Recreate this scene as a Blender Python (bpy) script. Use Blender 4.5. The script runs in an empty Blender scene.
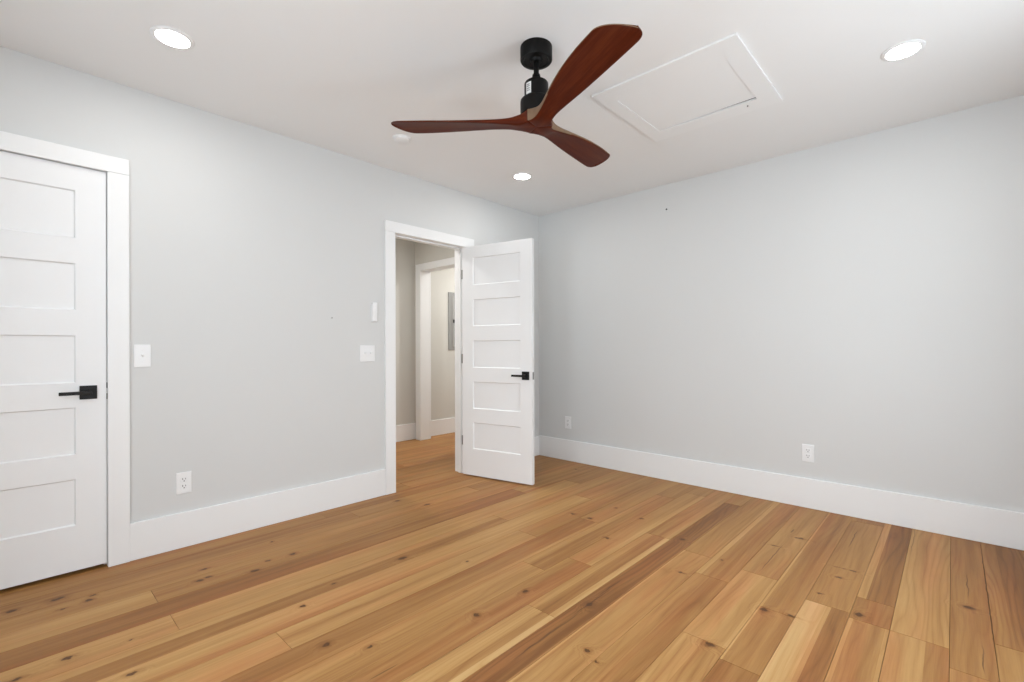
import bpy, bmesh, math, random
from mathutils import Vector, Matrix

S = bpy.context.scene
COL = S.collection
R = math.radians

# ------------------------------------------------------------------ camera
CEIL = 2.5368                       # ceiling height
YAW, ROLL = 0.7513, -0.0024
cam_data = bpy.data.cameras.new('camera')
cam_data.sensor_width = 36.0
cam_data.lens = 472.095 / 1024 * 36.0
cam_data.shift_y = (348.51 - 341.0) / 1024
cam_data.clip_start = 0.02
cam = bpy.data.objects.new('camera', cam_data)
COL.objects.link(cam)
cam.matrix_world = (Matrix.Translation((3.2215, -3.8697, 1.13)) @ Matrix.Rotation(YAW, 4, 'Z')
                    @ Matrix.Rotation(math.pi / 2, 4, 'X') @ Matrix.Rotation(ROLL, 4, 'Z'))
S.camera = cam

# ------------------------------------------------------------------ world + daylight
w = bpy.data.worlds.new('world'); S.world = w; w.use_nodes = True
bg = w.node_tree.nodes['Background']
bg.inputs[0].default_value = (0.855, 0.945, 1.02, 1); bg.inputs[1].default_value = 9.0

S.view_settings.view_transform = 'Standard'
S.view_settings.look = 'None'
S.view_settings.gamma = 1
S.view_settings.exposure = -0.10
S.view_settings.use_curve_mapping = False

ROOM_X, ROOM_Y = 3.95, -4.70        # right wall, near wall
ADDED_WIN_NEAR = [(1.45, 2.25, 0.50, 2.15), (2.65, 3.50, 0.50, 2.15)]        # x0,x1,z0,z1 of windows added to the near wall for daylight
ADDED_WIN_RIGHT = [(-2.95, -2.45, 0.55, 2.10), (-1.85, -1.10, 0.50, 2.15)]                                # y0,y1,z0,z1 of windows added to the right wall for daylight

def area(name, loc, rot, sx, sy, power, col=(1, 1, 1), portal=False):
    l = bpy.data.lights.new(name, 'AREA'); l.shape = 'RECTANGLE'; l.size = sx; l.size_y = sy
    l.energy = power; l.color = col
    if portal: l.cycles.is_portal = True
    o = bpy.data.objects.new(name, l); COL.objects.link(o); o.location = loc; o.rotation_euler = rot
    return o
for (x0, x1, z0, z1) in ADDED_WIN_NEAR:    # sky light arrives through these window openings
    area('sky_portal', ((x0 + x1) / 2, ROOM_Y - 0.17, (z0 + z1) / 2), (math.pi / 2, 0, 0), x1 - x0, z1 - z0, 1, portal=True)
for (y0, y1, z0, z1) in ADDED_WIN_RIGHT:
    area('sky_portal', (ROOM_X + 0.17, (y0 + y1) / 2, (z0 + z1) / 2), (math.pi / 2, 0, math.pi / 2), y1 - y0, z1 - z0, 1, portal=True)

# ------------------------------------------------------------------ materials
def mat(name, rgb, rough=0.5, spec=0.5, metal=0.0, bump=None):
    m = bpy.data.materials.new(name); m.use_nodes = True
    nt = m.node_tree; b = nt.nodes['Principled BSDF']
    b.inputs['Base Color'].default_value = (*rgb, 1); b.inputs['Roughness'].default_value = rough
    b.inputs['Specular IOR Level'].default_value = spec; b.inputs['Metallic'].default_value = metal
    if bump:
        sc, st = bump
        tc = nt.nodes.new('ShaderNodeTexCoord'); n = nt.nodes.new('ShaderNodeTexNoise')
        n.inputs['Scale'].default_value = sc; n.inputs['Detail'].default_value = 3
        bp = nt.nodes.new('ShaderNodeBump'); bp.inputs['Strength'].default_value = st; bp.inputs['Distance'].default_value = 0.002
        nt.links.new(tc.outputs['Object'], n.inputs['Vector']); nt.links.new(n.outputs['Fac'], bp.inputs['Height'])
        nt.links.new(bp.outputs['Normal'], b.inputs['Normal'])
        # a faint variation of the paint itself
        mx = nt.nodes.new('ShaderNodeMix'); mx.data_type = 'RGBA'
        n2 = nt.nodes.new('ShaderNodeTexNoise'); n2.inputs['Scale'].default_value = 1.3
        nt.links.new(tc.outputs['Object'], n2.inputs['Vector']); nt.links.new(n2.outputs['Fac'], mx.inputs['Factor'])
        mx.inputs['A'].default_value = (*[c * 0.985 for c in rgb], 1); mx.inputs['B'].default_value = (*[min(1, c * 1.015) for c in rgb], 1)
        nt.links.new(mx.outputs['Result'], b.inputs['Base Color'])
    return m

M_WALL = mat('wall_paint', (0.70, 0.705, 0.70), 0.75, 0.25, bump=(240, 0.06))
M_HALL = mat('hall_paint', (0.66, 0.645, 0.60), 0.75, 0.25, bump=(240, 0.06))
M_CEIL = mat('ceiling_paint', (0.875, 0.88, 0.88), 0.9, 0.15, bump=(200, 0.05))
M_TRIM = mat('trim_paint', (0.89, 0.895, 0.895), 0.38, 0.4, bump=(60, 0.02))
M_DOOR = mat('door_paint', (0.89, 0.895, 0.90), 0.38, 0.4, bump=(60, 0.02))
M_PLASTIC = mat('white_plastic', (0.88, 0.885, 0.89), 0.35, 0.5)
M_SLOT = mat('dark_slot', (0.10, 0.10, 0.10), 0.6)
M_BLACK = mat('matte_black_metal', (0.008, 0.008, 0.008), 0.4, 0.3)
M_BRONZE = mat('dark_bronze_metal', (0.004, 0.0034, 0.003), 0.45, 0.16)
M_STEEL = mat('hinge_steel', (0.33, 0.32, 0.31), 0.4, 0.5, 0.8)
M_GREY = mat('grey_enamel', (0.30, 0.30, 0.29), 0.45, 0.5)
M_GREY2 = mat('grey_enamel_door', (0.36, 0.36, 0.35), 0.45, 0.5)
M_DARK = mat('subfloor', (0.05, 0.028, 0.014), 0.9, 0.1)
M_LABEL = mat('label_paper', (0.75, 0.75, 0.73), 0.6)
M_LABEL_INK = mat('label_ink', (0.2, 0.2, 0.2), 0.6)

def emit_mat(name, col, s):
    m = bpy.data.materials.new(name); m.use_nodes = True
    b = m.node_tree.nodes['Principled BSDF']; b.inputs['Base Color'].default_value = (0.9, 0.9, 0.9, 1)
    b.inputs['Emission Color'].default_value = (*col, 1); b.inputs['Emission Strength'].default_value = s
    return m
M_LENS = emit_mat('lamp_lens', (1.0, 0.985, 0.95), 30.0)

def pane_mat():
    m = bpy.data.materials.new('window_glass'); m.use_nodes = True; nt = m.node_tree
    nt.nodes.remove(nt.nodes['Principled BSDF']); out = nt.nodes['Material Output']
    t = nt.nodes.new('ShaderNodeBsdfTransparent'); g = nt.nodes.new('ShaderNodeBsdfGlossy'); g.inputs['Roughness'].default_value = 0.02
    mx = nt.nodes.new('ShaderNodeMixShader')
    f = nt.nodes.new('ShaderNodeFresnel'); ge = nt.nodes.new('ShaderNodeNewGeometry')
    io = nt.nodes.new('ShaderNodeMix'); io.inputs['A'].default_value = 1.45; io.inputs['B'].default_value = 1 / 1.45
    nt.links.new(ge.outputs['Backfacing'], io.inputs['Factor']); nt.links.new(io.outputs['Result'], f.inputs['IOR'])
    nt.links.new(f.outputs[0], mx.inputs[0])
    nt.links.new(t.outputs[0], mx.inputs[1]); nt.links.new(g.outputs[0], mx.inputs[2])
    nt.links.new(mx.outputs[0], out.inputs[0]); return m
M_GLASS = pane_mat()

class NT:
    """small helper for writing node maths"""
    def __init__(s, m): s.nt = m.node_tree
    def put(s, n, i, v):
        if v is None: return
        if isinstance(v, bpy.types.NodeSocket): s.nt.links.new(v, n.inputs[i])
        else: n.inputs[i].default_value = v
    def m(s, op, a, b=None, c=None, clamp=False):
        n = s.nt.nodes.new('ShaderNodeMath'); n.operation = op; n.use_clamp = clamp
        s.put(n, 0, a); s.put(n, 1, b); s.put(n, 2, c); return n.outputs[0]
    def v(s, op, a, b=None, c=None):
        n = s.nt.nodes.new('ShaderNodeVectorMath'); n.operation = op
        s.put(n, 0, a); s.put(n, 1, b); s.put(n, 2, c)
        return n.outputs['Value'] if op in ('LENGTH', 'DISTANCE', 'DOT_PRODUCT') else n.outputs[0]
    def noise(s, vec, scale=1, detail=2, rough=0.5):
        n = s.nt.nodes.new('ShaderNodeTexNoise'); s.put(n, 'Vector', vec); n.inputs['Scale'].default_value = scale
        n.inputs['Detail'].default_value = detail; n.inputs['Roughness'].default_value = rough; return n.outputs[0]
    def rng(s, x, a, b, c=0.0, d=1.0, smooth=True):
        n = s.nt.nodes.new('ShaderNodeMapRange'); n.interpolation_type = 'SMOOTHSTEP' if smooth else 'LINEAR'
        s.put(n, 0, x); n.inputs[1].default_value = a; n.inputs[2].default_value = b
        n.inputs[3].default_value = c; n.inputs[4].default_value = d; return n.outputs[0]
    def comb(s, x, y, z):
        n = s.nt.nodes.new('ShaderNodeCombineXYZ'); s.put(n, 0, x); s.put(n, 1, y); s.put(n, 2, z); return n.outputs[0]
    def mixc(s, f, a, b, mode='MIX'):
        n = s.nt.nodes.new('ShaderNodeMix'); n.data_type = 'RGBA'; n.blend_type = mode
        s.put(n, 'Factor', f)
        for k, q in (('A', a), ('B', b)):
            if isinstance(q, bpy.types.NodeSocket): s.nt.links.new(q, n.inputs[6 if k == 'A' else 7])
            else: n.inputs[6 if k == 'A' else 7].default_value = (*q, 1)
        return n.outputs[2]
    def ramp(s, f, stops):
        n = s.nt.nodes.new('ShaderNodeValToRGB'); e = n.color_ramp.elements
        while len(e) < len(stops): e.new(0.5)
        for i, (p, c) in enumerate(stops): e[i].position = p; e[i].color = (*c, 1)
        s.put(n, 0, f); return n.outputs[0]

# knots of the heart-pine boards: x, y, half-size across, half-size along
KNOTS = [(0.85,-3.718,.018,.03),(0.882,-3.542,.009,.014),(0.254,-3.715,.024,.045),(0.372,-3.619,.02,.022),(0.33,-3.60,.014,.022),
 (0.247,-3.859,.02,.03),(0.871,-3.851,.014,.03),(0.387,-3.705,.010,.016),(1.129,-3.572,.014,.03),(1.467,-3.04,.020,.030),
 (1.129,-2.983,.016,.022),(0.558,-2.792,.020,.030),(0.546,-2.917,.012,.022),(0.617,-3.006,.015,.034),(0.52,-3.189,.013,.02),
 (0.528,-3.229,.016,.025),(0.409,-3.176,.013,.028),(0.301,-2.807,.011,.018),(1.041,-2.797,.010,.014),(1.05,-2.412,.020,.040),
 (1.602,-2.932,.013,.022),(1.741,-2.511,.022,.022),(0.431,-1.791,.018,.045),(1.333,-2.203,.011,.016),(0.202,-1.888,.02,.03),
 (1.764,-2.225,.016,.024),(2.047,-2.116,.020,.030),(2.221,-2.387,.020,.018),(2.279,-2.42,.012,.012),(2.623,-1.641,.022,.026),
 (2.722,-1.612,.028,.016),(2.54,-2.043,.030,.020),(2.773,-1.317,.015,.006),(2.221,-1.552,.022,.008),(2.32,-1.270,.012,.013),
 (2.928,-1.411,.016,.034),(2.796,-0.950,.040,.006),(2.85,-.948,.026,.010),(2.809,-1.077,.022,.012),(2.555,-0.661,.034,.018),
 (2.478,-0.876,.030,.008),(2.051,-1.145,.022,.022),(1.455,-1.225,.024,.024),(1.322,-1.229,.026,.022),(1.711,-0.997,.016,.016),
 (1.715,-1.429,.026,.016),(0.644,-0.244,.018,.018),(1.479,-0.929,.014,.014),(3.27,-1.02,.03,.018)]
# resin streaks and splits running with the grain
CRACKS = [(1.764,-2.97,.004,.07),(2.052,-2.40,.0055,.28),(2.036,-1.93,.005,.14),(2.506,-1.04,.0035,.29),(2.496,-.56,.006,.05),
 (2.788,-.44,.004,.22),(2.045,-2.08,.004,.2),(3.335,-.8,.003,.85),(3.27,-.75,.003,.2),(1.852,-2.7,.002,.5),(3.30,-1.45,.003,.14),(3.05,-.2,.002,.4)]

def floor_mat():
    m = bpy.data.materials.new('heart_pine_boards'); m.use_nodes = True; N = NT(m); nt = m.node_tree
    bsdf = nt.nodes['Principled BSDF']
    tc = nt.nodes.new('ShaderNodeTexCoord'); P = tc.outputs['Object']
    at = nt.nodes.new('ShaderNodeAttribute'); at.attribute_name = 'board'
    sp = nt.nodes.new('ShaderNodeSeparateColor'); nt.links.new(at.outputs['Color'], sp.inputs[0])
    tone, seed, cath = sp.outputs[0], sp.outputs[1], sp.outputs[2]
    sx = nt.nodes.new('ShaderNodeSeparateXYZ'); nt.links.new(P, sx.inputs[0]); x, y = sx.outputs[0], sx.outputs[1]
    wob = N.noise(P, 38, 3)
    wv = N.v('MULTIPLY_ADD', N.comb(wob, wob, 0.0), (0.026, 0.036, 0), (-0.013, -0.018, 0))
    Pw = N.v('ADD', P, wv); Pw = N.v('MULTIPLY', Pw, (1, 1, 0))
    d = None
    for (kx, ky, a, b) in KNOTS:
        a, b = a * .88, b * .80
        l = N.v('LENGTH', N.v('MULTIPLY_ADD', Pw, (1 / a, 1 / b, 0), (-kx / a, -ky / b, 0)))
        d = l if d is None else N.m('MINIMUM', d, l)
    dc = None
    wob2 = N.noise(N.v('MULTIPLY', P, (0, 1, 0)), 9, 3)
    Pc = N.v('ADD', N.v('MULTIPLY', P, (1, 1, 0)), N.comb(N.m('MULTIPLY_ADD', wob2, 0.02, -0.01), 0.0, 0.0))
    for (kx, ky, a, b) in CRACKS:
        l = N.v('LENGTH', N.v('MULTIPLY_ADD', Pc, (1 / a, 1 / b, 0), (-kx / a, -ky / b, 0)))
        dc = l if dc is None else N.m('MINIMUM', dc, l)
    so = N.m('MULTIPLY', seed, 57.0)
    bump = N.rng(d, 0.6, 3.6, 1, 0)
    # growth rings: a stretched field, bent around the knots
    low = N.noise(N.comb(N.m('MULTIPLY_ADD', x, 5.5, so), N.m('MULTIPLY', y, 0.7), so), 1, 2)
    field = N.m('MULTIPLY_ADD', x, 34.0, N.m('MULTIPLY', low, 9.0))
    field = N.m('MULTIPLY_ADD', bump, 2.6, field)
    ring = N.m('ABSOLUTE', N.m('SINE', N.m('MULTIPLY', field, 3.1416)))
    ring = N.m('POWER', ring, 0.55)
    ringd = N.m('SUBTRACT', 1.0, ring)
    fine = N.noise(N.comb(N.m('MULTIPLY_ADD', x, 260.0, so), N.m('MULTIPLY', y, 7.0), so), 1, 3, 0.6)
    streak = N.noise(N.comb(N.m('MULTIPLY_ADD', N.m('MULTIPLY_ADD', bump, 0.02, x), 24.0, so), N.m('MULTIPLY', y, 0.75), so), 1, 3, 0.55)
    blotch = N.noise(N.comb(N.m('MULTIPLY_ADD', x, 7.0, so), N.m('MULTIPLY', y, 2.0), so), 1, 2)
    t = N.m('ADD', tone, N.m('MULTIPLY_ADD', streak, 0.80, -0.40))
    t = N.m('ADD', t, N.m('MULTIPLY_ADD', blotch, 0.22, -0.11))
    t = N.m('ADD', t, N.m('MULTIPLY_ADD', fine, 0.34, -0.17))
    t = N.m('SUBTRACT', t, N.m('MULTIPLY', ringd, N.m('MULTIPLY_ADD', cath, 0.20, 0.03)))
    t = N.m('SUBTRACT', t, N.m('MULTIPLY', N.rng(d, 0.4, 2.0, 1, 0), 0.24))
    col = N.ramp(t, [(0.0, (0.200, 0.080, 0.020)), (0.25, (0.300, 0.132, 0.036)), (0.5, (0.400, 0.203, 0.063)),
                     (0.75, (0.495, 0.275, 0.096)), (1.0, (0.580, 0.360, 0.150))])
    hue = N.noise(N.comb(N.m('MULTIPLY_ADD', x, 9.0, N.m('MULTIPLY', seed, 91.0)), N.m('MULTIPLY', y, 0.8), 3.7), 1, 2)
    col = N.mixc(N.rng(hue, 0.42, 0.72, 0, 0.75), col, (1.06, 0.86, 0.88), 'MULTIPLY')
    core = N.rng(d, 0.50, 0.86, 1, 0)
    kn = N.noise(P, 140, 2)
    col = N.mixc(N.m('MULTIPLY', core, N.m('MULTIPLY_ADD', kn, 0.6, 0.62, clamp=True)), col, (0.085, 0.030, 0.007))
    col = N.mixc(N.m('MULTIPLY', N.rng(dc, 0.5, 1.0, 1, 0), N.m('MULTIPLY_ADD', wob2, 0.8, 0.2)), col, (0.075, 0.028, 0.010))
    nt.links.new(col, bsdf.inputs['Base Color'])
    N.put(bsdf, 'Roughness', N.m('MULTIPLY_ADD', fine, 0.12, 0.42)); bsdf.inputs['Specular IOR Level'].default_value = 0.30
    bp = nt.nodes.new('ShaderNodeBump'); bp.inputs['Strength'].default_value = 0.12; bp.inputs['Distance'].default_value = 0.001
    nt.links.new(fine, bp.inputs['Height']); nt.links.new(bp.outputs[0], bsdf.inputs['Normal'])
    return m
M_FLOOR = floor_mat()

def blade_mat():
    m = bpy.data.materials.new('walnut_blade'); m.use_nodes = True; N = NT(m); nt = m.node_tree
    bsdf = nt.nodes['Principled BSDF']; tc = nt.nodes.new('ShaderNodeTexCoord'); P = tc.outputs['Object']
    a = N.noise(N.v('MULTIPLY', P, (2.2, 34, 34)), 1, 3, 0.55)
    b = N.noise(N.v('MULTIPLY', P, (5, 190, 190)), 1, 2, 0.6)
    t = N.m('MULTIPLY_ADD', b, 0.35, N.m('MULTIPLY', a, 0.65))
    col = N.ramp(t, [(0.25, (0.045, 0.007, 0.002)), (0.5, (0.085, 0.014, 0.004)), (0.75, (0.14, 0.032, 0.009))])
    nt.links.new(col, bsdf.inputs['Base Color']); bsdf.inputs['Roughness'].default_value = 0.42
    bsdf.inputs['Specular IOR Level'].default_value = 0.08
    return m
M_BLADE = blade_mat()
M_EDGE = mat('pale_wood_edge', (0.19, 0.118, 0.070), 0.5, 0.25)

# ------------------------------------------------------------------ mesh helpers
def bbox(bm, x0, x1, y0, y1, z0, z1, mi=0):
    v = [bm.verts.new(p) for p in ((x0,y0,z0),(x1,y0,z0),(x1,y1,z0),(x0,y1,z0),(x0,y0,z1),(x1,y0,z1),(x1,y1,z1),(x0,y1,z1))]
    fs = [(0,3,2,1),(4,5,6,7),(0,1,5,4),(1,2,6,5),(2,3,7,6),(3,0,4,7)]
    out = []
    for f in fs:
        fc = bm.faces.new([v[i] for i in f]); fc.material_index = mi; out.append(fc)
    return out

def lathe(bm, prof, seg=48, mi=0, axis='Z', c=(0, 0, 0)):
    """prof: (radius, height) pairs"""
    rings = []
    for (r, h) in prof:
        if r < 1e-6:
            p = (0, 0, h); ring = [bm.verts.new(p)]
        else:
            ring = [bm.verts.new((r * math.cos(2*math.pi*i/seg), r * math.sin(2*math.pi*i/seg), h)) for i in range(seg)]
        rings.append(ring)
    vs = [q for r_ in rings for q in r_]
    for a, b in zip(rings, rings[1:]):
        if len(a) == 1 and len(b) == 1: continue
        for i in range(seg):
            j = (i + 1) % seg
            if len(a) == 1: f = bm.faces.new((a[0], b[i], b[j]))
            elif len(b) == 1: f = bm.faces.new((a[i], a[j], b[0]))
            else: f = bm.faces.new((a[i], a[j], b[j], b[i]))
            f.material_index = mi; f.smooth = True
    if axis == 'X': bmesh.ops.transform(bm, matrix=Matrix.Rotation(math.pi/2, 4, 'Y'), verts=vs)
    if axis == 'Y': bmesh.ops.transform(bm, matrix=Matrix.Rotation(-math.pi/2, 4, 'X'), verts=vs)
    bmesh.ops.translate(bm, vec=Vector(c), verts=vs)
    return vs

def obj(name, bm, mats, parent=None, bevel=0.0, seg=2, smooth=False, autosm=None):
    bmesh.ops.recalc_face_normals(bm, faces=bm.faces)
    me = bpy.data.meshes.new(name); bm.to_mesh(me); bm.free()
    for m in (mats if isinstance(mats, (list, tuple)) else [mats]): me.materials.append(m)
    if smooth:
        for p in me.polygons: p.use_smooth = True
    o = bpy.data.objects.new(name, me); COL.objects.link(o)
    if parent is not None: o.parent = parent
    if bevel:
        b = o.modifiers.new('bevel', 'BEVEL'); b.width = bevel; b.segments = seg; b.limit_method = 'ANGLE'; b.angle_limit = R(40)
    if autosm:
        e = o.modifiers.new('edges', 'EDGE_SPLIT'); e.split_angle = R(autosm)
    return o

def empty(name, loc=(0, 0, 0), rz=0.0, parent=None):
    o = bpy.data.objects.new(name, None); COL.objects.link(o); o.location = loc; o.rotation_euler.z = rz
    o.empty_display_size = 0.1
    if parent is not None: o.parent = parent
    return o

def tag(o, label, cat, group=None, kind=None):
    o['label'] = label; o['category'] = cat
    if group: o['group'] = group
    if kind: o['kind'] = kind
    return o

def struct(o, label=None, cat=None):
    o['kind'] = 'structure'
    if label: o['label'] = label
    if cat: o['category'] = cat
    return o

def copy_tree(o, parent=None):
    c = o.copy(); COL.objects.link(c)
    if parent is not None: c.parent = parent
    for ch in list(o.children): copy_tree(ch, c)
    return c

def wall_boxes(bm, axis, p0, p1, a0, a1, z0, z1, holes):
    """a wall slab between p0..p1 across, a0..a1 along, with rectangular holes (b0,b1,h0,h1)"""
    def B(b0, b1, c0, c1):
        if b1 - b0 < 1e-5 or c1 - c0 < 1e-5: return
        if axis == 'x': bbox(bm, p0, p1, b0, b1, c0, c1)
        else: bbox(bm, b0, b1, p0, p1, c0, c1)
    cur = a0
    for (b0, b1, h0, h1) in sorted(holes):
        B(cur, b0, z0, z1); B(b0, b1, z0, h0); B(b0, b1, h1, z1); cur = b1
    B(cur, a1, z0, z1)

# ------------------------------------------------------------------ room shell
HX = -1.715                       # face of the hall wall
HY1 = 1.45                        # far end of the hall
WT = 0.12                         # partition thickness
OP = (-1.781, -1.045, 2.044)      # clear opening of the open doorway
D1 = (-4.287, -3.513, 2.058)      # clear opening of the closed door

bm = bmesh.new()
wall_boxes(bm, 'x', -WT, 0.0, ROOM_Y - .15, HY1, 0.0, CEIL,
           [(D1[0]-.018, D1[1]+.018, 0, D1[2]+.018), (OP[0]-.018, OP[1]+.018, 0, OP[2]+.018)])
struct(obj('wall_left', bm, M_WALL), 'pale grey painted wall with the two doorways', 'wall')
bm = bmesh.new(); bbox(bm, 0.0, ROOM_X + .15, 0.0, 0.15, 0, CEIL)
struct(obj('wall_far', bm, M_WALL), 'blank pale grey wall running off to the right', 'wall')
bm = bmesh.new(); wall_boxes(bm, 'y', ROOM_Y - .15, ROOM_Y, 0.0, ROOM_X + .15, 0, CEIL, [(a, b, c, d) for a, b, c, d in ADDED_WIN_NEAR])
struct(obj('wall_near', bm, M_WALL), 'pale grey wall with two windows facing the blank wall', 'wall')
bm = bmesh.new(); wall_boxes(bm, 'x', ROOM_X, ROOM_X + .15, ROOM_Y, 0.0, 0, CEIL, [(a, b, c, d) for a, b, c, d in ADDED_WIN_RIGHT])
struct(obj('wall_right', bm, M_WALL), 'pale grey side wall with two tall windows', 'wall')

# hall side
bm = bmesh.new(); bbox(bm, HX - .13, HX, ROOM_Y - .15, HY1 + .13, 0, CEIL)
struct(obj('wall_hall_left', bm, M_HALL), 'beige grey hall wall seen through the open doorway', 'wall')
bm = bmesh.new(); bbox(bm, HX, 0.0, HY1, HY1 + .13, 0, CEIL)
struct(obj('wall_hall_far', bm, M_HALL), 'beige grey wall closing the far end of the hall', 'wall')
bm = bmesh.new(); bbox(bm, HX, -WT, ROOM_Y - .15, ROOM_Y, 0, CEIL)
struct(obj('wall_closet', bm, M_HALL), 'end wall of the closet behind the closed door', 'wall')
bm = bmesh.new(); bbox(bm, HX, -WT, -2.62, -2.50, 0, CEIL)
struct(obj('wall_hall_near', bm, M_HALL), 'beige grey wall between hall and closet', 'wall')
HD = (-1.572, -0.78, 2.092)       # inner doorway in the hall partition: x0,x1,top
HP = (-0.370, -0.250)             # partition faces
bm = bmesh.new(); wall_boxes(bm, 'y', HP[0], HP[1], HX, -WT, 0, CEIL, [(HD[0]-.018, HD[1]+.018, 0, HD[2]+.018)])
struct(obj('wall_hall_partition', bm, M_HALL), 'hall partition wall holding the inner doorway', 'wall')

# ceiling with the attic hatch hole and a closed box added above it to block sky light
HX0, HX1, HY0h, HY1h = 1.838, 2.424, -1.517, -0.990
bm = bmesh.new()
def ceilbox(x0, x1, y0, y1): bbox(bm, x0, x1, y0, y1, CEIL, CEIL + .12)
X0, X1, Y0, Y1 = HX - .13, ROOM_X + .15, ROOM_Y - .15, HY1 + .13
ceilbox(X0, HX0, Y0, Y1); ceilbox(HX1, X1, Y0, .15); ceilbox(HX0, HX1, Y0, HY0h); ceilbox(HX0, HX1, HY1h, .15)
bbox(bm, HX0 - .05, HX1 + .05, HY0h - .05, HY1h + .05, CEIL + .30, CEIL + .33)
bbox(bm, HX0 - .05, HX0, HY0h - .05, HY1h + .05, CEIL + .12, CEIL + .30)
bbox(bm, HX1, HX1 + .05, HY0h - .05, HY1h + .05, CEIL + .12, CEIL + .30)
bbox(bm, HX0, HX1, HY0h - .05, HY0h, CEIL + .12, CEIL + .30)
bbox(bm, HX0, HX1, HY1h, HY1h + .05, CEIL + .12, CEIL + .30)
struct(obj('ceiling', bm, M_CEIL), 'smooth off-white ceiling', 'ceiling')

# ------------------------------------------------------------------ board floor
# rows: (x0, x1, [(y0, y1, [(fraction across, tone) ...], cathedral strength)])
random.seed(11)
YN, YF = ROOM_Y, 0.0
def auto_row(x0, x1, tones, ya=YN, yb=YF, n=2, cath=.4):
    ys = [ya]
    L = (yb - ya)
    for i in range(1, n): ys.append(ya + L * (i + random.uniform(-.25, .25)) / n)
    ys.append(yb)
    return [(ys[i], ys[i+1], [(1.0, tones[i % len(tones)])], cath) for i in range(n)]
ROWS = [
 (0.000, 0.160, auto_row(0, 0, [.46, .40], n=2)),
 (0.160, 0.315, [(YN, -2.25, [(.55, .34), (1, .44)], .3), (-2.25, YF, [(1, .42)], .3)]),
 (0.315, 0.468, [(YN, -1.3, [(.45, .48), (1, .56)], .2), (-1.3, YF, [(1, .40)], .3)]),
 (0.468, 0.625, [(YN, -3.41, [(1, .66)], .2), (-3.41, -.95, [(.5, .46), (1, .42)], .3), (-.95, YF, [(1, .5)], .3)]),
 (0.625, 0.785, [(YN, -1.10, [(1, .25)], .0), (-1.10, YF, [(1, .44)], .3)]),
 (0.785, 0.945, [(YN, -3.396, [(.55, .62), (1, .56)], .3), (-3.396, -.6, [(.6, .64), (1, .60)], .3), (-.6, YF, [(1, .42)], .3)]),
 (0.945, 1.088, [(YN, -1.62, [(.38, .60), (1, .36)], .2), (-1.62, YF, [(1, .56)], .3)]),
 (1.088, 1.245, [(YN, -.88, [(.75, .68), (1, .60)], .4), (-.88, YF, [(1, .46)], .3)]),
 (1.245, 1.400, [(YN, -3.138, [(.5, .66), (1, .58)], .3), (-3.138, -1.7, [(.4, .64), (1, .56)], .3), (-1.7, YF, [(.5, .54), (1, .42)], .3)]),
 (1.400, 1.548, [(YN, -1.262, [(.85, .33), (1, .56)], .1), (-1.262, YF, [(.5, .5), (1, .58)], .2)]),
 (1.548, 1.700, [(YN, -2.0, [(.5, .60), (1, .52)], .5), (-2.0, -.45, [(.3, .58), (1, .40)], .4), (-.45, YF, [(1, .48)], .3)]),
 (1.700, 1.848, [(YN, -1.80, [(.5, .44), (1, .38)], .4), (-1.8, -.25, [(.75, .54), (1, .7)], .3), (-.25, YF, [(1, .45)], .3)]),
 (1.848, 2.000, [(YN, -2.30, [(.55, .72), (.8, .50), (1, .90)], .8), (-2.30, -1.196, [(.3, .60), (.78, .36), (1, .84)], .5), (-1.196, YF, [(.6, .46), (1, .60)], .4)]),
 (2.000, 2.118, [(YN, -.29, [(.94, .16), (1, .42)], .9), (-.29, YF, [(1, .42)], .3)]),
 (2.118, 2.270, [(YN, -1.28, [(.06, .86), (1, .58)], .7), (-1.28, YF, [(.9, .50), (1, .66)], .4)]),
 (2.270, 2.430, [(YN, -1.50, [(.45, .52), (1, .36)], .5), (-1.50, YF, [(.18, .78), (1, .42)], .3)]),
 (2.430, 2.598, [(YN, -2.03, [(.5, .68), (1, .52)], 1), (-2.03, -1.312, [(.9, .62), (1, .76)], .4), (-1.312, YF, [(1, .50)], .4)]),
 (2.598, 2.735, [(YN, -2.10, [(1, .34)], .4), (-2.10, -1.62, [(.06, .8), (1, .46)], .3), (-1.62, YF, [(.08, .72), (.7, .38), (1, .46)], .3)]),
 (2.735, 2.900, [(YN, -1.42, [(.5, .90), (.6, .70), (1, .30)], .5), (-1.42, -.1, [(.3, .46), (1, .52)], .4), (-.1, YF, [(1, .4)], .3)]),
 (2.900, 3.035, [(YN, -1.46, [(.12, .66), (.9, .40), (1, .6)], .5), (-1.46, -1.235, [(1, .34)], .5), (-1.235, YF, [(.25, .66), (1, .20)], 1)]),
 (3.035, 3.210, [(YN, -1.46, [(.62, .64), (1, .34)], .5), (-1.46, YF, [(1, .66)], 1)]),
 (3.210, 3.335, [(YN, -1.60, [(1, .5)], .5), (-1.60, YF, [(1, .36)], .4)]),
 (3.335, 3.500, [(YN, -1.30, [(1, .56)], .6), (-1.30, YF, [(.35, .40), (1, .26)], 1)]),
 (3.500, 3.660, [(YN, -1.9, [(1, .5)], .4), (-1.9, YF, [(1, .42)], .4)]),
 (3.660, 3.810, auto_row(0, 0, [.4, .6], n=2)),
 (3.810, ROOM_X, auto_row(0, 0, [.55, .45], n=2)),
]
x = 0.0; k = 0
while x > HX + .02:
    x2 = max(HX, x - [.155, .148, .16, .15][k % 4])
    if x2 - HX < .03: x2 = HX
    ROWS.append((x2, x, auto_row(0, 0, [[.48, .4, .5], [.36, .52, .44], [.54, .42, .5], [.40, .5, .36]][k % 4], YN, HY1, 4, .3)))
    x = x2; k += 1
bm = bmesh.new()
cl = bm.loops.layers.float_color.new('board')
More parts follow.
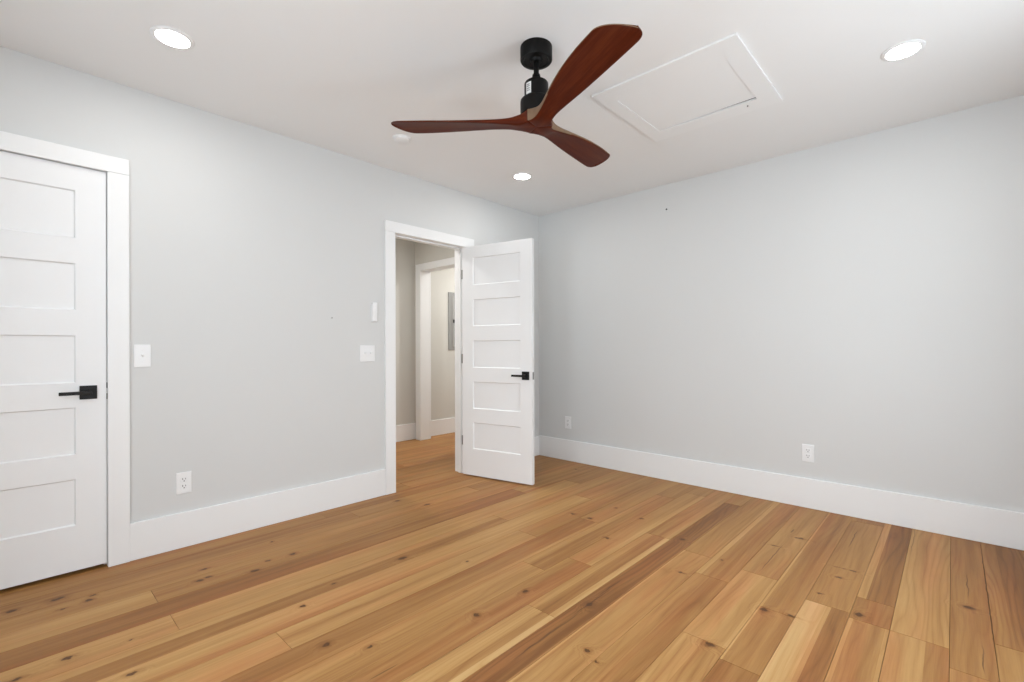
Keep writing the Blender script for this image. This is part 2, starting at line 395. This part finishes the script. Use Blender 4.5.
def board(x0, x1, y0, y1, tone, seed, cath):
    fs = bbox(bm, x0, x1, y0, y1, -0.012, 0.0, 0)
    for f in fs:
        for l in f.loops: l[cl] = (tone, seed, cath, 1)
for (x0, x1, segs) in ROWS:
    for (y0, y1, bands, cath) in segs:
        sd = random.random(); g = 0.0008; gy = 0.0008
        a = x0 + g
        for (fr, tone) in bands:
            b = x0 + (x1 - x0) * fr
            if fr >= 1: b = x1 - g
            board(a, b, y0 + gy, y1 - gy, tone, sd, cath)
            a = b
bbox(bm, HX - .13, ROOM_X + .15, ROOM_Y - .15, HY1 + .13, -0.10, -0.0125, 1)
struct(obj('floor', bm, [M_FLOOR, M_DARK]), 'honey-brown knotty pine board floor', 'floor')

# ------------------------------------------------------------------ baseboards and casings
BH, BT = 0.200, 0.016
CW, CT = 0.088, 0.020
def base(name, boxes, label, h=BH):
    bm = bmesh.new()
    for b in boxes: bbox(bm, *b, 0.0, h)
    struct(obj(name, bm, M_TRIM, bevel=.003), label, 'baseboard')
base('baseboard_left', [(0, BT, ROOM_Y, D1[0] - CW), (0, BT, D1[1] + CW + .001, OP[0] - CW - .001), (0, BT, OP[1] + CW + .013, -BT)], 'tall white baseboard under the wall with the doors')
base('baseboard_far', [(0, ROOM_X, -BT, 0)], 'tall white baseboard along the blank wall', .208)
base('baseboard_right', [(ROOM_X - BT, ROOM_X, ROOM_Y, -BT)], 'tall white baseboard under the side windows')
base('baseboard_near', [(0, ROOM_X, ROOM_Y, ROOM_Y + BT)], 'tall white baseboard under the two near windows')
base('baseboard_hall', [(HX, HX + BT, -2.50, HP[0]), (HX, HX + BT, HP[1], HY1)], 'white baseboard along the hall wall')
base('baseboard_hall_far', [(HX + BT, -WT, HY1 - BT, HY1)], 'white baseboard at the far end of the hall')

def casing_x(name, xs, y0, y1, top, label, rx=0.0, cw=CW):
    """flat casing on a wall whose face is x = xs[0]; legs outside y0..y1"""
    bm = bmesh.new(); x0, x1 = xs
    bbox(bm, x0, x1, y0 - cw, y0, 0, top); bbox(bm, x0, x1, y1, y1 + cw + rx, 0, top)
    bbox(bm, x0, x1, y0 - cw, y1 + cw + rx, top + .0006, top + cw - .004)
    return struct(obj(name, bm, M_TRIM, bevel=.002), label, 'door casing')
casing_x('trim_1', (0, CT), D1[0], D1[1] + .002, D1[2] - .004, 'flat white casing around the closed door')
casing_x('trim_2', (0, CT), OP[0], OP[1], OP[2], 'flat white casing around the open doorway', rx=.012)
# jambs (linings) of both openings, with door stops
bm = bmesh.new()
bbox(bm, -WT, .0, D1[0] - .018, D1[0] - .003, 0, D1[2]); bbox(bm, -WT, .0, D1[1] + .001, D1[1] + .018, 0, D1[2])
bbox(bm, -WT, .0, D1[0] - .018, D1[1] + .018, D1[2], D1[2] + .018)
bbox(bm, -.075, -.040, D1[0] - .003, D1[0] + .010, 0, D1[2]); bbox(bm, -.075, -.040, D1[1] - .010, D1[1] + .001, 0, D1[2])
bbox(bm, -.075, -.040, D1[0], D1[1], D1[2] - .010, D1[2])
struct(obj('trim_3', bm, M_TRIM, bevel=.001), 'white jamb lining of the closed door', 'door jamb')
bm = bmesh.new()
bbox(bm, -WT - CT, .0, OP[0] - .018, OP[0], 0, OP[2]); bbox(bm, -WT - CT, .0, OP[1], OP[1] + .018, 0, OP[2])
bbox(bm, -WT - CT, .0, OP[0] - .018, OP[1] + .018, OP[2], OP[2] + .018)
bbox(bm, -.082, -.045, OP[0], OP[0] + .011, 0, OP[2]); bbox(bm, -.082, -.045, OP[1] - .011, OP[1], 0, OP[2])
bbox(bm, -.082, -.045, OP[0] + .011, OP[1] - .011, OP[2] - .011, OP[2])
struct(obj('trim_4', bm, M_TRIM, bevel=.001), 'white jamb lining of the open doorway', 'door jamb')
bm = bmesh.new()   # hall side casing of the open doorway
for (a, b) in ((OP[0] - .018 - CW, OP[0] - .019), (OP[1] + .019, OP[1] + .018 + CW)): bbox(bm, -WT - CT, -WT, a, b, 0, OP[2] + .018)
bbox(bm, -WT - CT, -WT, OP[0] - .018 - CW, OP[1] + .018 + CW, OP[2] + .0185, OP[2] + CW)
struct(obj('trim_5', bm, M_TRIM, bevel=.002), 'white casing on the hall side of the open doorway', 'door casing')
# inner hall doorway: casing on both faces + jamb
bm = bmesh.new()
cw = .098
for (y0, y1) in ((HP[0] - CT, HP[0]), (HP[1], HP[1] + CT)):
    bbox(bm, HD[0] - cw, HD[0], y0, y1, 0, HD[2]); bbox(bm, HD[1], HD[1] + cw, y0, y1, 0, HD[2])
    bbox(bm, HD[0] - cw, HD[1] + cw, y0, y1, HD[2] + .0005, HD[2] + .082)
bbox(bm, HD[0] - .018, HD[0], HP[0], HP[1], 0, HD[2]); bbox(bm, HD[1], HD[1] + .018, HP[0], HP[1], 0, HD[2])
bbox(bm, HD[0] - .018, HD[1] + .018, HP[0], HP[1], HD[2], HD[2] + .018)
struct(obj('trim_6', bm, M_TRIM, bevel=.002), 'white casing around the inner hall doorway', 'door casing')

# ------------------------------------------------------------------ unseen windows, added behind and beside the camera to let daylight in
def window(n, axis, face, a0, a1, z0, z1, label):
    """opening a0..a1 in a 0.15 thick wall; face = room-side plane, wall extends away from it"""
    sgn = 1 if axis == 'x' else -1
    def B(bm, p0, p1, b0, b1, c0, c1):
        q0, q1 = sorted((face + sgn * p0, face + sgn * p1))
        if axis == 'x': bbox(bm, q0, q1, b0, b1, c0, c1)
        else: bbox(bm, b0, b1, q0, q1, c0, c1)
    root = empty(n, ((a0 + a1) / 2, face, z0) if axis == 'y' else (face, (a0 + a1) / 2, z0)); struct(root, label, 'window')
    inv = root.location.copy()
    def fin(name, bm, m, **k):
        bmesh.ops.translate(bm, vec=-inv, verts=bm.verts); return obj(name, bm, m, root, **k)
    bm = bmesh.new()
    B(bm, .05, .10, a0, a0 + .05, z0, z1); B(bm, .05, .10, a1 - .05, a1, z0, z1)
    B(bm, .05, .10, a0 + .05, a1 - .05, z0, z0 + .06); B(bm, .05, .10, a0 + .05, a1 - .05, z1 - .05, z1)
    B(bm, .055, .095, a0 + .05, a1 - .05, (z0 + z1) / 2 - .02, (z0 + z1) / 2 + .02)
    fin('window_frame', bm, M_TRIM, bevel=.002)
    bm = bmesh.new(); B(bm, .073, .077, a0 + .05, a1 - .05, z0 + .06, (z0 + z1) / 2 - .02); B(bm, .073, .077, a0 + .05, a1 - .05, (z0 + z1) / 2 + .02, z1 - .05)
    fin('window_pane', bm, M_GLASS)
    bm = bmesh.new()
    B(bm, -CT, 0, a0 - CW, a0, z0 + .0045, z1); B(bm, -CT, 0, a1, a1 + CW, z0 + .0045, z1); B(bm, -CT, 0, a0 - CW, a1 + CW, z1 + .001, z1 + CW)
    B(bm, -CT, 0, a0 - CW, a1 + CW, z0 - .11, z0 - .026)
    fin('window_casing', bm, M_TRIM, bevel=.002)
    bm = bmesh.new(); B(bm, 0, .0495, a0, a1, z0 + .0005, z0 + .004); B(bm, -.05, 0, a0 - CW - .01, a1 + CW + .01, z0 - .0245, z0 + .004)
    fin('window_sill', bm, M_TRIM)
for i, (a, b, c, d) in enumerate(ADDED_WIN_NEAR):
    window('window_%d' % (i + 1), 'y', ROOM_Y, a, b, c, d, ['white sash window behind the viewer on the left', 'white sash window behind the viewer on the right'][i])
for i, (a, b, c, d) in enumerate(ADDED_WIN_RIGHT):
    window('window_%d' % (i + 3), 'x', ROOM_X, a, b, c, d, ['white sash window in the side wall, nearer the viewer', 'white sash window in the side wall, nearer the blank wall'][i])

# ------------------------------------------------------------------ doors
PANELS = [(.246, .478), (.601, .839), (.962, 1.201), (1.328, 1.564), (1.690, 1.932)]
def door_slab(W, stile=.112, z0=.010, z1=2.045, th=.035, rec=.009, ch=.006):
    """slab along +X from 0..W, front face at y=0, back at y=th"""
    bm = bmesh.new()
    xs = [0, stile, W - stile, W]; zs = [z0]
    for a, b in PANELS: zs += [a, b]
    zs.append(z1)
    for side in (0, 1):
        yf = 0.0 if side == 0 else th; yr = rec if side == 0 else th - rec
        for i in range(3):
            for j in range(len(zs) - 1):
                xa, xb, za, zb = xs[i], xs[i+1], zs[j], zs[j+1]
                P = [(xa, yf, za), (xb, yf, za), (xb, yf, zb), (xa, yf, zb)]
                if i == 1 and j % 2 == 1:
                    Q = [(xa + ch, yr, za + ch), (xb - ch, yr, za + ch), (xb - ch, yr, zb - ch), (xa + ch, yr, zb - ch)]
                    pv = [bm.verts.new(p) for p in P]; qv = [bm.verts.new(p) for p in Q]
                    for k in range(4): bm.faces.new((pv[k], pv[(k+1) % 4], qv[(k+1) % 4], qv[k]))
                    bm.faces.new(qv)
                else: bm.faces.new([bm.verts.new(p) for p in P])
    for j in range(len(zs) - 1):
        for xx in (0, W): bm.faces.new([bm.verts.new(p) for p in ((xx, 0, zs[j]), (xx, th, zs[j]), (xx, th, zs[j+1]), (xx, 0, zs[j+1]))])
    for i in range(3):
        for zz in (z0, z1): bm.faces.new([bm.verts.new(p) for p in ((xs[i], 0, zz), (xs[i+1], 0, zz), (xs[i+1], th, zz), (xs[i], th, zz))])
    bmesh.ops.remove_doubles(bm, verts=bm.verts, dist=1e-5)
    return bm

def lever_handle(parent, cx, cz, sgn, th, both=True):
    """square rosette and flat lever; sgn = direction of lever along X; front at y<0, back at y>th"""
    h = empty('door_handle', (cx, 0, cz), 0, parent); h['label'] = 'matte black lever handle on a square plate'
    sides = [(-1, 0.0)] + ([(1, th)] if both else [])
    for s, y in sides:
        bm = bmesh.new(); y0, y1 = sorted((y, y + s * .009)); bbox(bm, -.0335, .0335, y0, y1, -.0345, .0345)
        obj('rosette', bm, M_BLACK, h, bevel=.0012)
        bm = bmesh.new()
        vs = lathe(bm, [(0, 0), (.0115, 0), (.0115, .040), (0, .040)], 20, axis='Y')
        if s < 0: bmesh.ops.scale(bm, vec=(1, -1, 1), verts=vs)
        bmesh.ops.translate(bm, vec=(0, y + s * .008, 0), verts=vs)
        y0, y1 = sorted((y + s * .040, y + s * .051)); a, b = sorted((-sgn * .010, sgn * .112))
        bbox(bm, a, b, y0, y1, -.0085, .0085)
        obj('lever', bm, M_BLACK, h, bevel=.0015)
    return h

# closed door on the left: local +X runs along world -Y from the latch side; front faces +X world
W1 = D1[1] - D1[0] - .0048
d1 = obj('door_1', door_slab(W1, stile=.118, z0=.019, z1=D1[2] - .006), M_DOOR)
d1.location = (-0.002, D1[0] + .0035, 0); d1.rotation_euler = (0, 0, math.pi / 2)
# after the turn local +X = world +Y, local +Y = world -X (back), so the front faces the room
struct(d1, 'closed white five-panel door at the left edge', 'door')
lever_handle(d1, W1 - .071, .912, -1, .035)
bm = bmesh.new()
bbox(bm, W1 - .0005, W1 + .0030, -.0035, .012, .930, .958); bbox(bm, W1 - .0005, W1 + .0030, -.0035, .012, .872, .902)
st = obj('strike_plate', bm, M_BLACK, d1); st['label'] = 'black strike plate in the gap'

# open door: hinge pin near the right jamb, swung 102 degrees into the room
W2 = .706; ANG = R(12.1)
dirv = Vector((math.cos(ANG), math.sin(ANG), 0)); nv = Vector((math.sin(ANG), -math.cos(ANG), 0))
hinge_face = Vector((.0065, -1.086, 0)) + dirv * .010
d2 = obj('door_2', door_slab(W2, stile=.112, z0=.012, z1=2.034), M_DOOR)
d2.location = hinge_face; d2.rotation_euler = (0, 0, ANG)
struct(d2, 'white five-panel door standing open into the room', 'door')
lever_handle(d2, W2 - .060, .905, -1, .035)
bm = bmesh.new(); bbox(bm, W2 - .001, W2 + .0022, .0065, .0285, .875, .935)
obj('latch_plate', bm, M_STEEL, d2)['label'] = 'small grey latch plate on the door edge'
for z in (.305, 1.04, 1.80):
    bm = bmesh.new(); bbox(bm, -.0022, .001, .004, .035, z - .045, z + .045)
    lathe(bm, [(0, z - .048), (.0062, z - .048), (.0062, z + .048), (0, z + .048)], 14, c=(-.003, .0405, 0))
    bbox(bm, -.040, -.006, .0350, .0365, z - .042, z + .042)
    obj('hinge', bm, M_STEEL, d2)

# ------------------------------------------------------------------ wall plates
def frame_on(name, wall, a, z):
    """empty whose local X runs along the wall, local -Y points into the room"""
    if wall == 'left': return empty(name, (0, a, z), math.pi / 2)
    return empty(name, (a, 0, z), 0)
def outlet(wall, a, z, label, group=None):
    o = frame_on('power_outlet', wall, a, z); tag(o, label, 'outlet', group)
    bm = bmesh.new(); bbox(bm, -.0375, .0375, -.006, 0, -.061, .061); obj('cover_plate', bm, M_PLASTIC, o, bevel=.003, seg=3)
    bm = bmesh.new(); lathe(bm, [(0, -.0075), (.003, -.0075), (.003, -.006), (0, -.006)], 12, axis='Y')
    obj('screw', bm, M_PLASTIC, o)
    for s in (-1, 1):
        f = bmesh.new(); bbox(f, -.0165, .0165, -.0085, -.005, s * .0195 - .0145, s * .0195 + .0145)
        fo = obj('socket', f, M_PLASTIC, o, bevel=.004, seg=3)
        g = bmesh.new(); c = s * .0195
        bbox(g, -.0085, -.0055, -.0088, -.0080, c - .001, c + .009); bbox(g, .0055, .0085, -.0088, -.0080, c, c + .008)
        lathe(g, [(0, 0), (.0032, 0), (.0032, .001), (0, .001)], 12, axis='Y', c=(0, -.0088, c - .008))
        obj('slot', g, M_SLOT, fo)
    return o
outlet('left', -3.178, .366, 'white duplex outlet below the switch beside the closed door')
outlet('far', 2.472, .385, 'white duplex outlet on the blank wall, nearer the right edge')
outlet('far', .382, .382, 'white duplex outlet on the blank wall just right of the open door')

def switch(wall, a, z, gang, label):
    o = frame_on('light_switch', wall, a, z); tag(o, label, 'light switch')
    hw = .037 if gang == 1 else .0615
    bm = bmesh.new(); bbox(bm, -hw, hw, -.006, 0, -.061, .061); obj('cover_plate', bm, M_PLASTIC, o, bevel=.003, seg=3)
    for cx in ([0] if gang == 1 else [-.023, .023]):
        bm = bmesh.new(); bbox(bm, cx - .006, cx + .006, -.0066, -.005, -.0125, .0125)
        obj('toggle_slot', bm, M_PLASTIC, o)
        bm = bmesh.new(); vs = [v for f in bbox(bm, cx - .0042, cx + .0042, -.019, -.004, -.0045, .0045) for v in f.verts]
        bmesh.ops.rotate(bm, cent=(cx, -.004, 0), matrix=Matrix.Rotation(R(-28), 3, 'X'), verts=bm.verts)
        obj('toggle', bm, M_PLASTIC, o, bevel=.001)
    for zz in (-.03, .03):
        for cx in ([0] if gang == 1 else [-.023, .023]):
            bm = bmesh.new(); lathe(bm, [(0, -.0072), (.0028, -.0072), (.0028, -.006), (0, -.006)], 12, axis='Y', c=(cx, 0, zz))
            obj('screw', bm, M_PLASTIC, o)
    return o
switch('left', -3.366, 1.095, 1, 'single white toggle switch right beside the closed door')
switch('left', -2.016, 1.096, 2, 'double white toggle switch left of the open doorway')

o = frame_on('wall_control', 'left', -1.963, 1.408)
tag(o, 'slim upright white wall control above the double light switch', 'wall control')
bm = bmesh.new(); bbox(bm, -.021, .021, -.012, 0, -.074, .060); obj('cradle', bm, M_PLASTIC, o, bevel=.002)
bm = bmesh.new(); bbox(bm, -.0185, .0185, -.024, -.0125, -.070, .074); obj('handset', bm, M_PLASTIC, o, bevel=.004, seg=3)

def speck(name, loc, axis, r, m, label, cat):
    bm = bmesh.new(); lathe(bm, [(0, 0), (r * .5, 0), (r * .5, .012), (r, .012), (r, .015), (0, .016)], 14, axis=axis)
    if axis == 'Y': bmesh.ops.scale(bm, vec=(1, -1, 1), verts=bm.verts)
    o = obj(name, bm, m); o.location = loc; tag(o, label, cat); return o
speck('nail', (1.431, .001, 2.319), 'Y', .0065, M_BLACK, 'tiny dark nail high on the blank wall', 'nail')
speck('nail', (-.001, -2.297, 1.35), 'X', .004, M_STEEL, 'tiny grey nail left of the slim wall control', 'nail')

# ------------------------------------------------------------------ electrical panel in the hall
ep = empty('electrical_panel', (HX, .345, 1.500), math.pi / 2); tag(ep, 'grey metal electrical panel on the hall wall through the doorway', 'electrical panel')
bm = bmesh.new(); bbox(bm, -.183, .183, -.010, 0, -.388, .388); obj('cover_plate', bm, M_GREY, ep, bevel=.002)
bm = bmesh.new(); bbox(bm, -.120, .150, -.017, -.0102, -.345, .345); pd = obj('panel_door', bm, M_GREY2, ep, bevel=.002)
bm = bmesh.new(); bbox(bm, -.108, -.082, -.026, -.017, -.022, .022); obj('latch', bm, M_BLACK, pd, bevel=.002)

# ------------------------------------------------------------------ attic hatch
ah = empty('attic_hatch', (2.137, -1.255, CEIL), 0); tag(ah, 'white-framed square attic hatch in the ceiling', 'attic hatch')
bm = bmesh.new(); t = .011
ox0, ox1, oy0, oy1 = 1.757 - 2.137, 2.520 - 2.137, -1.648 + 1.255, -.868 + 1.255
ix0, ix1, iy0, iy1 = HX0 - 2.137 + .004, HX1 - 2.137 - .004, HY0h + 1.255 + .004, HY1h + 1.255 - .004
ol = [(ox0, oy0), (ox1, oy0), (ox1, oy1), (ox0, oy1)]; il = [(ix0, iy0), (ix1, iy0), (ix1, iy1), (ix0, iy1)]
V = {(k, z): [bm.verts.new((p[0], p[1], z)) for p in lp] for k, lp in (('o', ol), ('i', il)) for z in (-t, -.0002)}
for q in range(4):
    w_ = (q + 1) % 4
    for z in (-t, -.0002): bm.faces.new((V['o', z][q], V['o', z][w_], V['i', z][w_], V['i', z][q]))
    for k in 'oi': bm.faces.new((V[k, -t][q], V[k, -t][w_], V[k, -.0002][w_], V[k, -.0002][q]))
obj('hatch_frame', bm, M_TRIM, ah, bevel=.001)
bm = bmesh.new()
vs = [bm.verts.new(p) for p in ((ix0 + .001, iy0 + .001, -.008), (ix1 - .001, iy0 + .001, -.008), (ix1 - .001, iy1 - .019, -.007), (ix0 + .001, iy1 - .005, -.007))]
f = bm.faces.new(vs); r_ = bmesh.ops.extrude_face_region(bm, geom=[f])
bmesh.ops.translate(bm, vec=(0, 0, .018), verts=[v for v in r_['geom'] if isinstance(v, bmesh.types.BMVert)])
obj('hatch_door', bm, M_TRIM, ah)
bm = bmesh.new(); lathe(bm, [(0, -t - .008), (.004, -t - .007), (.004, -t), (0, -t)], 12, c=(2.36 - 2.137, -.955 + 1.255, 0))
obj('latch', bm, M_STEEL, ah)
bm = bmesh.new(); hx0, hx1, hy0, hy1 = HX0 - 2.137, HX1 - 2.137, HY0h + 1.255, HY1h + 1.255
bbox(bm, hx0, hx0 + .003, hy0, hy1, 0, .12); bbox(bm, hx1 - .003, hx1, hy0, hy1, 0, .12)
bbox(bm, hx0 + .003, hx1 - .003, hy0, hy0 + .003, 0, .12); bbox(bm, hx0 + .003, hx1 - .003, hy1 - .003, hy1, 0, .12)
obj('opening_lining', bm, M_DARK, ah)  # dark lining added so the gap beside the hatch door reads as shade

# ------------------------------------------------------------------ smoke detector
sd = empty('smoke_detector', (.530, -2.062, CEIL)); tag(sd, 'round white smoke detector on the ceiling near the doorway wall', 'smoke detector')
bm = bmesh.new(); lathe(bm, [(0, 0), (.062, 0), (.062, -.004), (.060, -.006), (0, -.006)], 48); obj('base', bm, M_PLASTIC, sd, autosm=40)
bm = bmesh.new(); lathe(bm, [(.055, -.0062), (.055, -.012), (.050, -.017), (.040, -.020), (.02, -.021), (0, -.021)], 48); obj('cover', bm, M_PLASTIC, sd, autosm=40)

# ------------------------------------------------------------------ recessed ceiling lights
def ceiling_light(x, y, label, power=3.4, group=None):
    o = empty('ceiling_light', (x, y, CEIL)); tag(o, label, 'ceiling light', group)
    bm = bmesh.new(); lathe(bm, [(.063, 0), (.082, 0), (.082, -.003), (.078, -.006), (.065, -.007), (.063, -.004), (.063, 0)], 48)
    obj('trim_ring', bm, M_PLASTIC, o, autosm=50)
    bm = bmesh.new(); lathe(bm, [(0, -.0005), (.0625, -.0005), (.0625, -.004), (.056, -.0062), (.03, -.0075), (0, -.008)], 48)
    obj('lamp_lens', bm, M_LENS, o)
    l = bpy.data.lights.new('downlight', 'AREA'); l.shape = 'DISK'; l.size = .12; l.energy = power; l.color = (1.0, .985, .96)
    lo = bpy.data.objects.new('downlight', l); COL.objects.link(lo); lo.parent = o; lo.location = (0, 0, -.012)
    return o
ceiling_light(.650, -3.355, 'lit round ceiling light at the upper left, nearest the closed door')
ceiling_light(3.050, -.972, 'lit round ceiling light at the upper right, beyond the attic hatch')
ceiling_light(.655, -.995, 'lit round ceiling light near the room corner above the open door')
ceiling_light(3.050, -3.355, 'lit round ceiling light above and behind the viewer')
ceiling_light(-.85, .65, 'lit round ceiling light in the hall beyond the inner doorway', 24.0)  # out-of-view lamp added to light the far part of the hall
ceiling_light(-.85, -1.65, 'lit round ceiling light in the hall just outside the open door', 17.0)  # another added lamp, out of view, brightening the near hall

# ------------------------------------------------------------------ ceiling fan
FX, FY = 1.800, -2.177
fan = empty('ceiling_fan', (FX, FY, CEIL)); tag(fan, 'black ceiling fan with three carved reddish-brown wooden blades', 'ceiling fan')
bm = bmesh.new(); lathe(bm, [(0, 0), (.074, 0), (.0745, -.004), (.0745, -.060), (.072, -.064), (.060, -.0645), (.056, -.060), (.03, -.058), (.024, -.070), (0, -.070)], 56)
obj('canopy', bm, M_BRONZE, fan, autosm=35)
ROT_Z = 2.193 - CEIL
bm = bmesh.new(); lathe(bm, [(0, -.06), (.0125, -.06), (.0125, -.150), (0, -.150)], 24); obj('downrod', bm, M_BRONZE, fan, autosm=40)
bm = bmesh.new(); lathe(bm, [(0, -.128), (.018, -.128), (.021, -.146), (.034, -.158), (.052, -.166), (.056, -.172), (.056, -.246), (.050, -.250), (.0, -.250)], 56)
mt = obj('motor_housing', bm, M_BRONZE, fan, autosm=35)
bm = bmesh.new(); lathe(bm, [(0, -.246), (.070, -.246), (.074, -.251), (.075, -.262), (.075, -.300), (.072, -.316), (.05, -.322), (0, -.322)], 56)
obj('lower_housing', bm, M_BRONZE, fan, autosm=35)
# paper label wrapped on the motor, facing the left of the view
def patch(r, a0, a1, z0, z1, n=10):
    bm = bmesh.new(); prev = None
    for i in range(n + 1):
        a = a0 + (a1 - a0) * i / n
        q = [bm.verts.new(((r + dr) * math.cos(a), (r + dr) * math.sin(a), z)) for dr, z in ((0, z0), (.0008, z0), (.0008, z1), (0, z1))]
        if prev:
            for k in range(4): bm.faces.new((prev[k], prev[(k+1) % 4], q[(k+1) % 4], q[k]))
        else: bm.faces.new(q)
        prev = q
    bm.faces.new(prev); return bm
vdir = math.atan2(-3.87 - FY, 3.22 - FX)          # towards the viewer
la = vdir - R(40)
lb = obj('rating_label', patch(.0562, la - R(15), la + R(15), -.236, -.184), M_LABEL, mt); lb['label'] = 'small white rating label'
bmi = bmesh.new()
for zz in (-.195, -.203, -.213, -.222): 
    p = patch(.0571, la - R(10), la + R(8), zz - .0018, zz + .0018, 6); me_ = bpy.data.meshes.new('tmp'); p.to_mesh(me_); p.free(); bmi.from_mesh(me_); bpy.data.meshes.remove(me_)
obj('label_print', bmi, M_LABEL_INK, mt)

def interp(tab, r):
    # Catmull-Rom through the table
    if r <= tab[0][0]: return tab[0][1]
    for i in range(len(tab) - 1):
        if r <= tab[i+1][0]:
            x0, y0 = tab[i]; x1, y1 = tab[i+1]
            m0 = (y1 - tab[i-1][1]) / (x1 - tab[i-1][0]) if i > 0 else (y1 - y0) / (x1 - x0)
            m1 = (tab[i+2][1] - y0) / (tab[i+2][0] - x0) if i + 2 < len(tab) else (y1 - y0) / (x1 - x0)
            h = x1 - x0; t = (r - x0) / h
            return (2*t**3-3*t**2+1)*y0 + (t**3-2*t**2+t)*h*m0 + (-2*t**3+3*t**2)*y1 + (t**3-t**2)*h*m1
    return tab[-1][1]
RHO = .0375; TAN60 = math.tan(R(60))
PLUS = [(.0375, .0650), (.055, .050), (.08, .0415), (.13, .038), (.20, .0435), (.30, .053), (.40, .060), (.50, .0655), (.58, .069), (.645, .071), (.80, .071)]
MINUS = [(.0375, .0650), (.055, .053), (.08, .047), (.13, .048), (.20, .060), (.30, .079), (.40, .092), (.50, .098), (.58, .097), (.645, .095), (.80, .093)]
RT = .694
def edges(r):
    p, m = interp(PLUS, r), interp(MINUS, r)
    if r > .642:
        t = min(1, (r - .642) / (RT - .642)); p = .030 + (p - .030) * max(0, 1 - t ** 2.4) ** (1 / 2.1)
    if r > .605: m = m - (1 - max(0, 1 - ((r - .605) / (RT - .605)) ** 2.0) ** .72) * (m + .030)
    return p, max(m, -p + .0006)
THK = [(0, .058), (.05, .058), (.09, .050), (.12, .038), (.16, .030), (.25, .020), (.40, .013), (.64, .009), (.70, .005)]
PITCH = [(0, 0), (.05, .02), (.12, .10), (.20, .14), (.35, .14), (.50, .12), (.672, .10)]
DIH = [(0, 0), (.10, .0), (.25, .006), (.45, .014), (.672, .022)]
def make_blade():
    bm = bmesh.new(); NS = 24; rs = [.0004, .0125, .025, .0375]
    r = .0375
    while r < .63: r += .0125; rs.append(r)
    rs += [.640, .650, .658, .666, .673, .679, .684, .688, .6905, RT]
    rings = []
    for r in rs:
        if r < RHO: p, m = r * TAN60, r * TAN60; root = 1
        else: p, m = edges(r); root = max(0, 1 - (r - RHO) / .06)
        th, ph, dz = interp(THK, r), interp(PITCH, r), interp(DIH, r)
        cs = (p - m) / 2; hw = (p + m) / 2; ring = []
        for k in range(NS):
            a = 2 * math.pi * k / NS; ca, sa = math.cos(a), math.sin(a)
            # flattened super-ellipse; square in the hub so neighbours meet
            e = .62 * (1 - root) + .12 * root
            s = cs + hw * math.copysign(abs(ca) ** (.5 if root < .5 else .35), ca)
            z = th / 2 * math.copysign(abs(sa) ** e, sa)
            if root < 1: z += -.010 * (1 - root) * ((s - cs) / max(hw, 1e-4)) ** 2 * 0.6   # slight cup
            ring.append(bm.verts.new((r, s, z + dz - ph * s)))
        rings.append(ring)
    for a, b in zip(rings, rings[1:]):
        for k in range(NS):
            f = bm.faces.new((a[k], a[(k+1) % NS], b[(k+1) % NS], b[k]))
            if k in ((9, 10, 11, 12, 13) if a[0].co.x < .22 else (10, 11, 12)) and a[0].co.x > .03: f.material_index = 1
    bm.faces.new(rings[-1])
    for f in bm.faces: f.smooth = True
    bmesh.ops.remove_doubles(bm, verts=bm.verts, dist=1e-6)
    return bm
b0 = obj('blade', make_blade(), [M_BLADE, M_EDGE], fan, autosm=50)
b0.location = (0, 0, ROT_Z)
PH0 = -23.0
b0.rotation_euler = (0, 0, R(PH0))
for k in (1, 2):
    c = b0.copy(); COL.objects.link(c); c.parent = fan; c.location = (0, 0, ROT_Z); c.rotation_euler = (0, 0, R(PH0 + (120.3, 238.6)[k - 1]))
